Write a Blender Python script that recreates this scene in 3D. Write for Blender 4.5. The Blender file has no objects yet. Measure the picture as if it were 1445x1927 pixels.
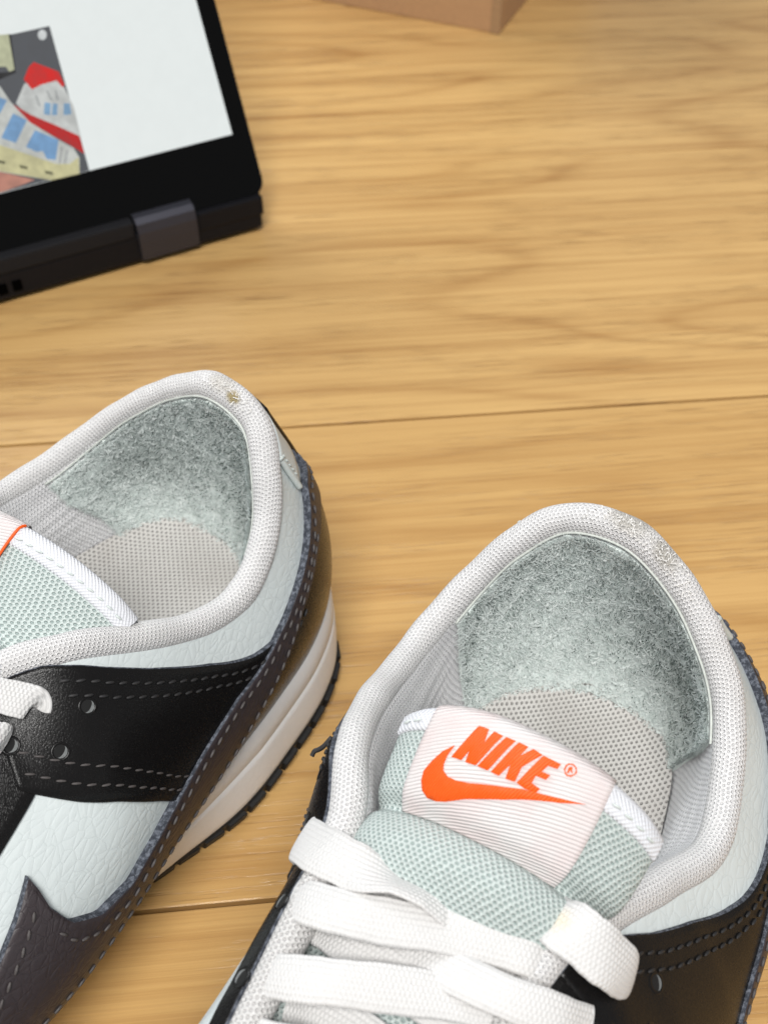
import bpy, bmesh, math, random
import numpy as np
from mathutils import Vector, geometry
random.seed(7); RNG = np.random.default_rng(11)
R = math.radians
U = 0.009                       # one modelling unit = 9 mm
scene = bpy.context.scene
col = scene.collection

# ------------------------------------------------------------------ camera
CAM_H, PITCH, FPX, IW, IH = 29.0, R(47.5), 2100.0, 1445.0, 1927.0
cam_d = bpy.data.cameras.new('camera'); cam = bpy.data.objects.new('camera', cam_d); col.objects.link(cam)
cam.location = (0, 0, CAM_H * U); cam.rotation_euler = (math.pi / 2 - PITCH, 0, 0)
cam_d.sensor_fit = 'HORIZONTAL'; cam_d.sensor_width = 24.0; cam_d.lens = FPX / IW * 24.0
cam_d.clip_start = 0.01; cam_d.clip_end = 50
cam_d.dof.use_dof = True; cam_d.dof.focus_distance = 25.8 * U; cam_d.dof.aperture_fstop = 20.0
scene.camera = cam

# ------------------------------------------------------------------ room light
world = bpy.data.worlds.new('World'); scene.world = world; world.use_nodes = True
world.node_tree.nodes['Background'].inputs[0].default_value = (0.93, 0.96, 1.0, 1)
world.node_tree.nodes['Background'].inputs[1].default_value = 0.24
def area(name, loc, target, size, energy, color):
    l = bpy.data.lights.new(name, 'AREA'); l.shape = 'RECTANGLE'; l.size, l.size_y = size; l.energy = energy; l.color = color
    o = bpy.data.objects.new(name, l); col.objects.link(o); o.location = loc
    o.rotation_euler = (Vector(target) - Vector(loc)).to_track_quat('-Z', 'Y').to_euler()
    return o
area('ceiling_lamp', (-0.05, -0.42, 1.25), (0, 0.2, 0), (0.6, 0.5), 17.0, (1.0, 0.985, 0.96))
area('window_light', (-1.05, 1.25, 1.15), (0, 0.25, 0), (1.0, 0.8), 17.0, (0.93, 0.97, 1.0))
scene.view_settings.view_transform = 'Standard'; scene.view_settings.look = 'None'
scene.view_settings.exposure = 0.24; scene.view_settings.gamma = 1.0
scene.view_settings.use_curve_mapping = False

# ------------------------------------------------------------------ node helper
class X:
    """tiny expression wrapper round shader sockets"""
    def __init__(s, nt, k): s.nt, s.k = nt, k
    def _m(s, op, *a, clamp=False):
        n = s.nt.nodes.new('ShaderNodeMath'); n.operation = op; n.use_clamp = clamp
        for i, q in enumerate((s,) + a):
            if isinstance(q, X): s.nt.links.new(q.k, n.inputs[i])
            else: n.inputs[i].default_value = q
        return X(s.nt, n.outputs[0])
    def __add__(s, o): return s._m('ADD', o)
    __radd__ = __add__
    def __sub__(s, o): return s._m('SUBTRACT', o)
    def __rsub__(s, o): return (s * -1.0) + o
    def __mul__(s, o): return s._m('MULTIPLY', o)
    __rmul__ = __mul__
    def __truediv__(s, o): return s._m('DIVIDE', o)
    def pow(s, o): return s._m('POWER', o)
    def floor(s): return s._m('FLOOR')
    def frac(s): return s._m('FRACT')
    def abs(s): return s._m('ABSOLUTE')
    def sin(s): return s._m('SINE')
    def sqrt(s): return s._m('SQRT')
    def mod(s, o): return s._m('FLOORED_MODULO', o)
    def min(s, o): return s._m('MINIMUM', o)
    def max(s, o): return s._m('MAXIMUM', o)
    def clamp(s): return s._m('ADD', 0.0, clamp=True)
    def step(s, a, b):              # smooth 0..1 between a and b
        n = s.nt.nodes.new('ShaderNodeMapRange'); n.interpolation_type = 'SMOOTHSTEP'
        s.nt.links.new(s.k, n.inputs[0]); n.inputs[1].default_value = a; n.inputs[2].default_value = b
        return X(s.nt, n.outputs[0])
class NT:
    def __init__(s, name):
        s.m = bpy.data.materials.new(name); s.m.use_nodes = True; s.nt = s.m.node_tree
        s.b = s.nt.nodes['Principled BSDF']
    def coord(s, kind='UV', scale=1.0):
        n = s.nt.nodes.new('ShaderNodeTexCoord'); sp = s.nt.nodes.new('ShaderNodeSeparateXYZ')
        s.nt.links.new(n.outputs[kind], sp.inputs[0])
        return [X(s.nt, sp.outputs[i]) * scale for i in range(3)]
    def vec(s, x, y, z=0.0):
        n = s.nt.nodes.new('ShaderNodeCombineXYZ')
        for i, q in enumerate((x, y, z)):
            if isinstance(q, X): s.nt.links.new(q.k, n.inputs[i])
            else: n.inputs[i].default_value = q
        return n.outputs[0]
    def noise(s, v, scale=1.0, detail=2.0, rough=0.5, dist=0.0):
        n = s.nt.nodes.new('ShaderNodeTexNoise'); s.nt.links.new(v, n.inputs['Vector'])
        n.inputs['Scale'].default_value = scale; n.inputs['Detail'].default_value = detail
        n.inputs['Roughness'].default_value = rough; n.inputs['Distortion'].default_value = dist
        return X(s.nt, n.outputs[0])
    def voro(s, v, scale=1.0, feature='DISTANCE_TO_EDGE', rnd=1.0):
        n = s.nt.nodes.new('ShaderNodeTexVoronoi'); n.feature = feature; s.nt.links.new(v, n.inputs['Vector'])
        n.inputs['Scale'].default_value = scale; n.inputs['Randomness'].default_value = rnd
        return X(s.nt, n.outputs['Distance'])
    def mix(s, f, a, b):
        n = s.nt.nodes.new('ShaderNodeMix'); n.data_type = 'RGBA'
        for i, q in ((0, f), (6, a), (7, b)):
            if isinstance(q, X): s.nt.links.new(q.k, n.inputs[i])
            elif isinstance(q, bpy.types.NodeSocket): s.nt.links.new(q, n.inputs[i])
            elif i == 0: n.inputs[0].default_value = q
            else: n.inputs[i].default_value = tuple(q) + (1,)
        return n.outputs[2]
    def rnd(s, kind='object'):
        if kind == 'object':
            n = s.nt.nodes.new('ShaderNodeObjectInfo'); return X(s.nt, n.outputs['Random'])
        n = s.nt.nodes.new('ShaderNodeNewGeometry'); return X(s.nt, n.outputs['Random Per Island'])
    def out(s, color=None, rough=0.5, height=None, dist=0.05, strength=1.0, **kw):
        b = s.b
        if color is not None:
            if isinstance(color, bpy.types.NodeSocket): s.nt.links.new(color, b.inputs['Base Color'])
            else: b.inputs['Base Color'].default_value = tuple(color) + (1,)
        if isinstance(rough, X): s.nt.links.new(rough.k, b.inputs['Roughness'])
        else: b.inputs['Roughness'].default_value = rough
        if height is not None:
            n = s.nt.nodes.new('ShaderNodeBump'); s.nt.links.new(height.k, n.inputs['Height'])
            n.inputs['Distance'].default_value = dist * U; n.inputs['Strength'].default_value = strength
            s.nt.links.new(n.outputs[0], b.inputs['Normal'])
        for k, v in kw.items():
            b.inputs[k.replace('_', ' ')].default_value = v
        return s.m

# ------------------------------------------------------------------ materials
def m_wood():
    t = NT('oak_board'); x, y, z = t.coord('Object', 1 / U)
    r = t.rnd(); ox = r * 311.0; oy = r * 47.0
    x1 = x + ox; y1 = y + oy
    wob = t.noise(t.vec(x1 * 0.05, y1 * 0.16), 1, 2, .45)
    kink = t.noise(t.vec(x1 * 0.35, y1 * 0.9), 1, 3, .55)
    field = t.noise(t.vec(x1 * 0.030, y1 * 0.17, wob * 0.5), 1, 1.2, .35) + kink * .012
    ph = field * 48.0
    rings = (ph.sin() * .5 + .5).pow(9.0)
    halo = (ph.sin() * .5 + .5)
    fine = t.noise(t.vec(x1 * 0.09, y1 * 11.5 + wob * .8), 1, 6, .75)
    mid = t.noise(t.vec(x1 * 0.022, y1 * 2.9 + wob * .9), 1, 3, .6)
    broad = t.noise(t.vec(x1 * 0.022, y1 * 0.45 + wob * .6), 1, 2, .5)
    pore = t.noise(t.vec(x1 * 0.34, y1 * 14.0 + wob * 1.5), 1, 2, .6).step(0.55, 0.64)
    pore = pore * t.noise(t.vec(x1 * 0.09, y1 * 0.7), 1, 2, .5).step(0.36, 0.58)
    f = (rings * 0.24 + halo * .14 + (fine.step(.36, .62) - .5) * 0.34 + (mid.step(.38, .64) - .35) * .34 + broad.step(.38, .64) * 0.30).clamp()
    c = t.mix(f, (0.660, 0.418, 0.165), (0.370, 0.188, 0.060))
    c = t.mix(pore * 0.5, c, (0.19, 0.085, 0.026))
    c = t.mix(r.step(.1, .9) * .38, c, (0.47, 0.262, 0.085))
    return t.out(c, (fine * 0.14 + 0.22), pore * -1.0 + fine * .5, .02, .5, Specular_IOR_Level=0.5)
def m_plain(name, color, rough, nscale=8.0, namp=0.25, bump=.0, **kw):
    t = NT(name); x, y, z = t.coord('Object', 1 / U); n = t.noise(t.vec(x, y, z), nscale, 4, .6)
    c = t.mix(n.step(.3, .7) * namp, color, tuple(q * .6 for q in color))
    return t.out(c, rough, n if bump else None, bump, 1, **kw)
def m_tumbled(name, color, crease, scale, rough, depth, spec=0.4):
    t = NT(name); u, v, _ = t.coord('UV'); w = t.noise(t.vec(u, v), .8, 2, .5)
    uu = u + w * .7; vv = v + w * .5
    e1 = t.voro(t.vec(uu * .80 + vv * .30, vv * 1.2 - uu * .25), scale)
    big = t.voro(t.vec(uu * .55 - vv * .5, vv * .9 + uu * .5), scale * .5)
    e3 = t.noise(t.vec(u, v), scale * 9, 3, .55); soft = t.noise(t.vec(u, v), 1.3, 2, .5)
    h = e1.max(0.0).pow(.5) * (soft.step(.25, .7) * .7 + .45) + big.step(0.0, .07) * .14 + e3 * .16
    c = t.mix((1.0 - e1.step(0.0, 0.028)) * .4, color, crease)
    return t.out(c, rough, h, depth, .8, Specular_IOR_Level=spec)
def m_black():
    t = NT('smooth_black_leather'); u, v, _ = t.coord('UV'); g = t.voro(t.vec(u, v), 17.0)
    n = t.noise(t.vec(u, v), 5, 4, .6)
    sc = t.noise(t.vec(u * 1.2, v * 7), 2, 3, .6).step(.66, .75)
    return t.out(t.mix(sc * .25, (0.0065, 0.006, 0.006), (0.03, 0.03, 0.032)), n * .14 + .20, g.step(0, .25) * .6 + n * .3, .006, .5, Specular_IOR_Level=0.25)
def m_knit(name, pu, pv, light, dark, depth, lo=.17, hi=.40, rough=.8, stain=None, wear=None):
    """air-mesh: staggered little loops with a hole in each"""
    t = NT(name); u, v, _ = t.coord('UV'); jig = t.noise(t.vec(u, v), 3.0, 2, .5) * .06
    a = (u + jig) / pu; b = (v + jig) / pv; row = b.floor(); a = a + row.mod(2.0) * 0.5
    du = a.frac() - .5; dv = b.frac() - .5
    d = (du * du + dv * dv * .8).sqrt(); loop = d.step(lo, hi); rim_ = (1.0 - (d - .36).abs().step(0, .22))
    fib = t.noise(t.vec(u * 1.0, v * 1.0), 26, 2, .6)
    c = t.mix(loop, dark, light)
    c = t.mix((fib.step(.4, .75)) * .25, c, tuple(q * .8 for q in light))
    if stain:
        for (su, sv, r, colr, k) in stain:
            dd = (((u - su) * (u - su)) + (v - sv) * (v - sv) * 2.0).sqrt() + t.noise(t.vec(u, v), 6, 3, .6) * .35 - .17
            c = t.mix((1.0 - dd.step(r * .35, r)) * k, c, colr)
    return t.out(c, rough, loop * .6 + rim_ * .5 + fib * .3, depth, 1.0, Specular_IOR_Level=0.2, Sheen_Weight=.15)
def m_suede():
    t = NT('hairy_suede'); u, v, _ = t.coord('UV'); n = t.noise(t.vec(u, v), 5, 5, .7, .6); r = t.rnd('island')
    big = t.noise(t.vec(u, v), .8, 2, .5)
    c = t.mix(r * .75 + n * .25, (0.60, 0.67, 0.65), (0.94, 0.99, 0.965))
    c = t.mix(big.step(.5, .75) * .2, c, (0.50, 0.56, 0.53))
    return t.out(c, .95, n, .03, 1, Specular_IOR_Level=.05)
def m_insole():
    t = NT('dotted_footbed_cloth'); u, v, _ = t.coord('UV'); p = .175
    b = v / (p * .62); a = u / p + b.floor().mod(2.0) * .5
    du = a.frac() - .5; dv = b.frac() - .5
    d = (du * du * 1.0 + dv * dv * .8).sqrt(); hole = 1.0 - d.step(.16, .30)
    weave = t.noise(t.vec(u, v), 22, 2, .6)
    wear = t.noise(t.vec(u, v), .5, 3, .5)
    c = t.mix(hole * .85, (0.62, 0.60, 0.575), (0.24, 0.23, 0.22))
    c = t.mix(weave * .3, c, (0.40, 0.385, 0.37)); c = t.mix(wear.step(.4, .7) * .35, c, (0.42, 0.395, 0.37))
    return t.out(c, .85, hole * -1.0 + weave * .4, .05, 1, Specular_IOR_Level=.15)
def m_twill():
    t = NT('pinkish_twill_label'); u, v, _ = t.coord('UV'); w = ((u * .30 + v) * 78.0 + t.noise(t.vec(u, v), 6, 2) * 1.5).sin()
    n = t.noise(t.vec(u, v), .9, 2)
    c = t.mix(n.step(.35, .65), (0.73, 0.705, 0.695), (0.73, 0.64, 0.63)); c = t.mix((1.0 - w.step(-1, .2)) * .35, c, (0.52, 0.46, 0.46))
    return t.out(c, .7, w, .010, .9, Specular_IOR_Level=.2)
def m_embroid():
    t = NT('orange_satin_thread'); u, v, _ = t.coord('UV'); s = ((u * .9 + v * .5) * 120.0 + t.noise(t.vec(u, v), 4, 2) * 6).sin()
    c = t.mix(s.step(-1, 1) * .5, (0.95, 0.125, 0.008), (0.72, 0.065, 0.004))
    return t.out(c, .5, s, .008, .9, Specular_IOR_Level=.35)
def m_lace(name, stain=False):
    t = NT(name); u, v, _ = t.coord('UV'); wv = t.noise(t.vec(u, v), 3, 2) * 1.2; rib = (v * 58.0 + wv).sin(); br = ((u * 70.0) + (v * 9.23).floor() * 3.14 + wv * 2.0).sin()
    n = t.noise(t.vec(u, v), 14, 3, .6)
    c = t.mix(n.step(.3, .8) * .3, (0.68, 0.67, 0.66), (0.54, 0.53, 0.52))
    if stain:
        dd = ((u - 1.15) * (u - 1.15) + v * v).sqrt() + t.noise(t.vec(u, v), 5, 3, .6) * .25
        c = t.mix((1.0 - dd.step(.15, .5)) * .55, c, (0.74, 0.64, 0.44))
    return t.out(c, .75, rib * .4 + br * .45 + n * .8, .015, .9, Specular_IOR_Level=.2, Sheen_Weight=.1)
def m_web(name, color, k=60.0):
    t = NT(name); u, v, _ = t.coord('UV'); w = (u * k).sin() * (v * k).sin(); n = t.noise(t.vec(u, v), 12, 3)
    return t.out(t.mix(n * .3, color, tuple(q * .75 for q in color)), .7, w + n * .5, .015, .8, Specular_IOR_Level=.2)
def m_edge():
    t = NT('raw_blue_grey_leather_edge'); x, y, z = t.coord('Object', 1 / U); n = t.noise(t.vec(x, y, z), 9, 4, .75)
    return t.out(t.mix(n.step(.42, .66), (0.03, 0.035, 0.047), (0.16, 0.175, 0.21)), .9, n, .03, 1)
def m_emit(name, color, k, rough=.2, var=.0):
    t = NT(name); t.b.inputs['Emission Strength'].default_value = k; x, y, z = t.coord('Object', 1 / U); n = t.noise(t.vec(x, y, z), 1.6, 4, .65)
    t.nt.links.new(t.mix(n.step(.3, .7) * var, color, tuple(q * .45 + .04 for q in color)), t.b.inputs['Emission Color'])
    return t.out((0.01, 0.01, 0.01), rough)
M = dict(
    wood=m_wood(), sub=m_plain('dark_joint', (0.055, 0.035, 0.02), .8),
    mint=m_tumbled('mint_white_tumbled_leather', (0.635, 0.685, 0.685), (0.48, 0.53, 0.53), 3.3, .46, .018),
    char=m_tumbled('charcoal_tumbled_leather', (0.040, 0.031, 0.034), (0.022, 0.018, 0.02), 3.2, .45, .03),
    black=m_black(), edge=m_edge(),
    tongue=m_knit('mint_tongue_mesh', .135, .088, (0.70, 0.78, 0.755), (0.34, 0.43, 0.41), .05, .10, .46, .55),
    lining=m_knit('white_lining_mesh', .13, .12, (0.88, 0.87, 0.88), (0.64, 0.64, 0.66), .035, .10, .40),
    suede=m_suede(), insole=m_insole(), twill=m_twill(), thread=m_embroid(),
    lace=m_lace('white_flat_lace'), lace_stain=m_lace('white_flat_lace_with_yellow_spot', True),
    web=m_web('white_binding_tape', (0.76, 0.77, 0.81)), throat=m_knit('fuzzy_white_edge_mesh', .12, .10, (0.80, 0.785, 0.77), (0.58, 0.56, 0.55), .05, .1, .45),
    mid=m_plain('white_midsole_rubber', (0.87, 0.865, 0.86), .42, 6, .06, .01, Specular_IOR_Level=.4),
    sole=m_plain('black_outsole_rubber', (0.012, 0.012, 0.012), .6, 6, .4, .02),
    st_dark=m_plain('black_thread', (0.022, 0.021, 0.022), .6, 20, .5), st_grey=m_plain('grey_brown_thread', (0.085, 0.075, 0.073), .6, 20, .5),
    st_mint=m_plain('pale_thread', (0.66, 0.71, 0.69), .6, 20, .3), eyecloth=m_plain('eyelet_lining_cloth', (0.20, 0.21, 0.21), .95, 25, .8), fray=m_plain('frayed_white_thread', (0.78, 0.76, 0.73), .9, 20, .3), cord=m_plain('pale_seam_tape', (0.62, 0.65, 0.61), .8, 12, .4),
    grey_edge=m_edge(), hole=m_plain('eyelet_painted_shade', (0.006, 0.006, 0.006), .9),
)
STAIN_L = m_knit('white_collar_mesh_with_yellow_stain', .110, .098, (0.90, 0.885, 0.88), (0.64, 0.63, 0.63), .045, .10, .36, stain=[(-.95, 1.02, .34, (0.34, 0.25, 0.07), .9), (-.4, .85, .6, (0.56, 0.51, 0.43), .5)])
STAIN_R = m_knit('white_collar_mesh_worn_at_heel', .110, .098, (0.90, 0.885, 0.88), (0.64, 0.63, 0.63), .045, .10, .36, stain=[(-.1, .75, .75, (0.42, 0.39, 0.33), .7), (1.0, .85, .6, (0.40, 0.37, 0.31), .7)])

# ------------------------------------------------------------------ mesh helpers
def tag(o, label=None, cat=None, group=None, kind=None):
    for k, v in (('label', label), ('category', cat), ('group', group), ('kind', kind)):
        if v: o[k] = v
    return o
def mesh(name, verts, faces, mats, parent=None, uv=None, fmat=None, smooth=True, scale=U):
    me = bpy.data.meshes.new(name); me.from_pydata([tuple(float(c) * scale for c in p) for p in verts], [], faces)
    for m in (mats if isinstance(mats, (list, tuple)) else [mats]): me.materials.append(m)
    if smooth: me.polygons.foreach_set('use_smooth', [True] * len(me.polygons))
    if fmat is not None: me.polygons.foreach_set('material_index', fmat)
    if uv is not None:
        lay = me.uv_layers.new(name='UVMap'); vi = np.empty(len(me.loops), int); me.loops.foreach_get('vertex_index', vi)
        lay.data.foreach_set('uv', np.asarray(uv, float)[vi].ravel())
    me.update()
    o = bpy.data.objects.new(name, me); col.objects.link(o)
    if parent: o.parent = parent
    return o
def empty(name, loc=(0, 0, 0), rz=0):
    o = bpy.data.objects.new(name, None); col.objects.link(o); o.location = loc; o.rotation_euler = (0, 0, rz); o.empty_display_size = .02
    return o
def arcuv(G):
    """per-vertex arc-length coordinates of a grid G[i,j]"""
    mid = G[:, G.shape[1] // 2]; u = np.concatenate([[0], np.cumsum(np.linalg.norm(np.diff(mid, axis=0), axis=1))])
    v = np.concatenate([np.zeros((G.shape[0], 1)), np.cumsum(np.linalg.norm(np.diff(G, axis=1), axis=2), axis=1)], 1)
    return np.stack([np.repeat(u[:, None], G.shape[1], 1), v], 2)
def gridfaces(n, m, ci=False, cj=False, flip=False):
    f = []
    for i in range(n if ci else n - 1):
        for j in range(m if cj else m - 1):
            a, b, c, d = i * m + j, ((i + 1) % n) * m + j, ((i + 1) % n) * m + (j + 1) % m, i * m + (j + 1) % m
            f.append((a, d, c, b) if flip else (a, b, c, d))
    return f
def box(name, lo, hi, mat, parent=None, bev=.05):
    bm = bmesh.new(); bmesh.ops.create_cube(bm, size=1)
    for v in bm.verts: v.co = Vector([(lo[i] + hi[i]) / 2 + v.co[i] * (hi[i] - lo[i]) for i in range(3)]) * U
    if bev: bmesh.ops.bevel(bm, geom=list(bm.edges), offset=bev * U, segments=2, profile=.6, affect='EDGES')
    me = bpy.data.meshes.new(name); bm.to_mesh(me); bm.free(); me.materials.append(mat)
    o = bpy.data.objects.new(name, me); col.objects.link(o)
    if parent: o.parent = parent
    return o
def catmull(C):
    C = np.asarray(C, float); C = np.vstack([2 * C[0] - C[1], C, 2 * C[-1] - C[-2]])
    def f(t):
        t = np.clip(np.asarray(t, float), 0., len(C) - 3 - 1e-9); i = t.astype(int); t = (t - i)[..., None]
        a, b, c, d = C[i], C[i + 1], C[i + 2], C[i + 3]
        return .5 * (2 * b + (c - a) * t + (2 * a - 5 * b + 4 * c - d) * t * t + (3 * b - a - 3 * c + d) * t ** 3)
    return f
def unit(a): return a / (np.linalg.norm(a, axis=-1, keepdims=True) + 1e-9)
def at(px, z):
    """photo pixel on the horizontal plane at height z -> place in the room (units)"""
    px = np.asarray(px, float); u = (px[..., 0] - 722.5) / FPX; v = (px[..., 1] - 963.5) / FPX; c, s = math.cos(PITCH), math.sin(PITCH)
    d = np.stack([u, c - v * s, -s - v * c], -1); t = (np.asarray(z, float) - CAM_H) / d[..., 2]
    return np.stack([d[..., 0] * t, d[..., 1] * t, d[..., 2] * t + CAM_H], -1)

# ------------------------------------------------------------------ floor
PA = R(5.5)
floor = box('floor', (-260, -120, -3), (260, 300, -.75), M['sub'], None, 0); tag(floor, 'honey oak wood floor of wide boards', 'floor', kind='structure')
PW = 18.42
def board_edge(k): return (.035, .02) if k == 2 else (.11, .05)       # (half gap + bevel width, bevel depth) at the seam below board k
for k in range(-3, 7):
    off = 12.72 + PW * k; (b0, d0), (b1, d1) = board_edge(k), board_edge(k + 1); g = .075 if k in (0, 1, -1) else .02; w = PW / 2
    g1 = .014 if k == 1 else g; g0 = .014 if k == 2 else g
    prof = [(-w + g0, -.74), (w - g1, -.74), (w - g1, -d1), (w - b1 * .6, -d1 * .25), (w - b1, 0), (-w + b0, 0), (-w + b0 * .6, -d0 * .25), (-w + g0, -d0)]
    V = [(x, y, z) for x in (-170, 170) for y, z in prof]; m = len(prof)
    o = mesh('floor_board', V, [tuple(range(m))[::-1], tuple(range(m, 2 * m))] + [(i, (i + 1) % m, m + (i + 1) % m, m + i) for i in range(m)], M['wood'], floor, smooth=False)
    c = off + PW / 2; o.location = (-math.sin(PA) * c * U, math.cos(PA) * c * U, 0); o.rotation_euler = (0, 0, PA)

# ------------------------------------------------------------------ shoe skeleton (x heel->toe, +y side A, -y side B)
RIM_A = [(1.72, 0, 9.73), (1.98, 1.42, 9.08), (2.53, 2.53, 8.25), (3.38, 3.46, 7.37), (4.88, 4.07, 6.59), (6.52, 4.27, 6.44), (8.09, 3.65, 7.14), (9.66, 2.96, 8.0), (11.23, 2.33, 8.74)]
RIM_B = [(1.72, 0, 9.73), (1.83, 1.54, 9.54), (2.52, 2.55, 8.75), (3.38, 3.24, 7.73), (4.69, 3.69, 6.97), (6.15, 3.74, 7.10), (7.78, 3.52, 7.96), (9.39, 3.03, 8.8), (11.04, 2.26, 8.76)]
THROAT = [(13.5, 2.05, 8.35), (16, 1.9, 7.7), (19, 1.6, 6.8), (21.3, 1.0, 6.1), (22.6, .0, 5.8), (25.8, .0, 5.5), (29.3, .0, 4.9)]
BASE_B = [(-.1, 0), (.35, 1.9), (1.4, 3.2), (3.0, 4.05), (5.0, 4.55), (7.2, 4.95), (9.5, 5.45), (11.5, 6.0), (13.5, 6.4), (16, 6.6), (19, 6.6), (22, 6.5), (25, 6.1), (28.6, 5.5), (31.3, 3.6), (32.2, .0)]
BASE_A = [(-.1, 0), (.2, 2.2), (1.1, 3.9), (2.7, 4.9), (4.8, 5.4), (7.2, 5.7), (9.5, 5.85), (11.5, 5.95), (13.5, 6.0), (16, 6.2), (19, 6.3), (22, 6.3), (25, 6.0), (28.6, 5.5), (31.3, 3.6), (32.2, .0)]
BOT_B = [(.35, 0), (.7, 2.0), (1.5, 3.6), (3.0, 4.5), (5.0, 4.98), (7.2, 5.25), (9.5, 4.85), (11.5, 4.5), (13.5, 4.6), (16, 5.1), (19, 5.6), (22, 5.9), (25, 5.6), (28.4, 5.1), (31.0, 3.3), (31.9, .0)]
BOT_A = [(.35, 0), (.6, 2.2), (1.3, 4.0), (2.8, 5.0), (4.9, 5.5), (7.2, 5.6), (9.5, 5.5), (11.5, 5.4), (13.5, 5.5), (16, 5.7), (19, 5.9), (22, 5.9), (25, 5.6), (28.4, 5.1), (31.0, 3.3), (31.9, .0)]
INS_A = [(1.95, 0), (2.0, 1.2), (2.35, 2.2), (3.3, 2.8), (5.0, 3.15), (7.0, 3.4), (9.2, 3.4), (11, 3.3), (13, 3.2)]
INS_B = [(1.95, 0), (2.35, .95), (3.0, 1.75), (4.1, 2.4), (5.6, 2.8), (7.3, 3.0), (9.2, 3.1), (11, 3.1), (13, 3.1)]
ZB, ZI, NS = 2.7, 3.0, 15
def two(A, B):
    Bm = [(p[0], -p[1]) + tuple(p[2:]) for p in B]; f = catmull(Bm[:0:-1] + list(A)); n = len(B) - 1
    return lambda s: f(np.asarray(s, float) + n)
BASE_B_SLIM = [(-.1, 0), (.35, 1.9), (1.4, 3.2), (3, 3.95), (5, 4.15), (7.2, 4.0), (9.5, 3.6), (11.5, 3.15), (13.5, 3.0), (16, 3.3), (19, 3.9), (22, 4.5), (25, 5.0), (28.6, 5.0), (31.3, 3.5), (32.2, .0)]
BOT_B_SLIM = [(.35, 0), (.7, 2.0), (1.5, 3.5), (3, 4.2), (5, 4.3), (7.2, 4.0), (9.5, 3.6), (11.5, 3.15), (13.5, 3.0), (16, 3.3), (19, 3.8), (22, 4.3), (25, 4.5), (28.4, 4.7), (31.0, 3.2), (31.9, .0)]
CUR = {}
def set_shape(slim):
    CUR['base'] = two(BASE_A, BASE_B_SLIM if slim else BASE_B); CUR['bot'] = two(BOT_A, BOT_B_SLIM if slim else BOT_B); CUR['kb'] = .35 if slim else 1.0
base2 = lambda s: CUR['base'](s)
bot2 = lambda s: CUR['bot'](s)
rim = two(RIM_A + THROAT, RIM_B + THROAT); ins2 = two(INS_A, INS_B)
def outdir(c, s, e=.05):
    t = unit((c(s + e) - c(s - e))[..., :2]); return np.stack([-t[..., 1], t[..., 0], 0 * t[..., 0]], -1)
KX = [0, 3, 5.5, 8, 9.5, 12, 15]
def kv(s, a, b=None):
    va = np.interp(np.abs(s), KX, a); return va if b is None else np.where(s < 0, va, np.interp(np.abs(s), KX, b))
def ez(a): return np.stack([0 * a, 0 * a, a], -1)
def body0(s, v):
    s = np.clip(s, -NS + .002, NS - .002); b = np.concatenate([base2(s), np.full(s.shape + (1,), ZB)], -1); ob = outdir(base2, s)
    r = rim(s); o = outdir(rim, s); a = np.abs(s)
    of = unit(np.stack([np.maximum(0, a - 13.5), np.sign(s) * np.clip(14.9 - a, 0, 1) + 1e-6, 0 * s], -1))
    o = np.where((a > 12)[..., None], of, o)
    t = r + o * kv(s, [.30, .30, .30, .30, .28, 0, 0])[..., None] - ez(kv(s, [.34, .34, .34, .3, .12, 0, 0]))
    dz = t[..., 2] - ZB; kb = np.where(s < 0, CUR['kb'], 1.0)[..., None]
    P1 = b + ez(dz * kv(s, [.45, .45, .45, .5, .55, .8, .8])) + ob * kv(s, [.55, .55, .75, 1.1, .7, .3, .2], [.6, .8, .9, .8, .5, .3, .2])[..., None] * kb
    P2 = t + o * kv(s, [.55, .55, .7, 1.2, 1.8, 2.0, 1.6], [.6, .95, 1.2, 1.6, 1.8, 2.0, 1.6])[..., None] * kb - ez(kv(s, [1.8, 1.6, 1.2, .8, .4, .1, .1]))
    v = v[..., None]; w = 1 - v
    return w ** 3 * b + 3 * w * w * v * P1 + 3 * w * v * v * P2 + v ** 3 * t
def surf(fn):
    def pos(s, v):
        s, v = np.broadcast_arrays(np.asarray(s, float), np.asarray(v, float)); return fn(s, v)
    def nor(s, v, e=.02):
        s, v = np.broadcast_arrays(np.asarray(s, float), np.asarray(v, float))
        a = fn(s + e, v) - fn(s - e, v); c = fn(s, np.minimum(1, v + e)) - fn(s, np.maximum(0, v - e)); return unit(np.cross(c, a))
    return pos, nor
body, bnorm = surf(body0)
def inner0(s, w):
    r = rim(s); o = outdir(rim, s); p0 = r - o * .37 - ez(np.full(s.shape, .30)); I = np.concatenate([ins2(s), np.full(s.shape + (1,), ZI)], -1); oi = outdir(ins2, s)
    P1 = p0 - ez(np.full(s.shape, 1.9)) + o * kv(s, [.35, .1, -.95, -.7, 0, 0, 0])[..., None]
    P2 = I + ez(np.full(s.shape, 2.0)) + oi * kv(s, [.75, .55, -.3, -.3, 0, 0, 0])[..., None]
    w = w[..., None]; u = 1 - w
    return u ** 3 * p0 + 3 * u * u * w * P1 + 3 * u * w * w * P2 + w ** 3 * I
inner, inorm_ = surf(inner0)
def inorm(s, w): return inorm_(s, w)      # pointing into the shoe
BLACK_TOP = ([0, 3.4, 3.88, 4.48, 5.24, 6.0, 6.68, 7.3, 9], [.62, .62, .635, .70, .812, .875, .925, 1, 1])
BLACK_LOW = ([0, 5.2, 5.6, 5.92, 6.4, 7.0, 7.4, 8.0, 8.3], [0, 0, .15, .25, .363, .475, .537, .638, .70])
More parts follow.
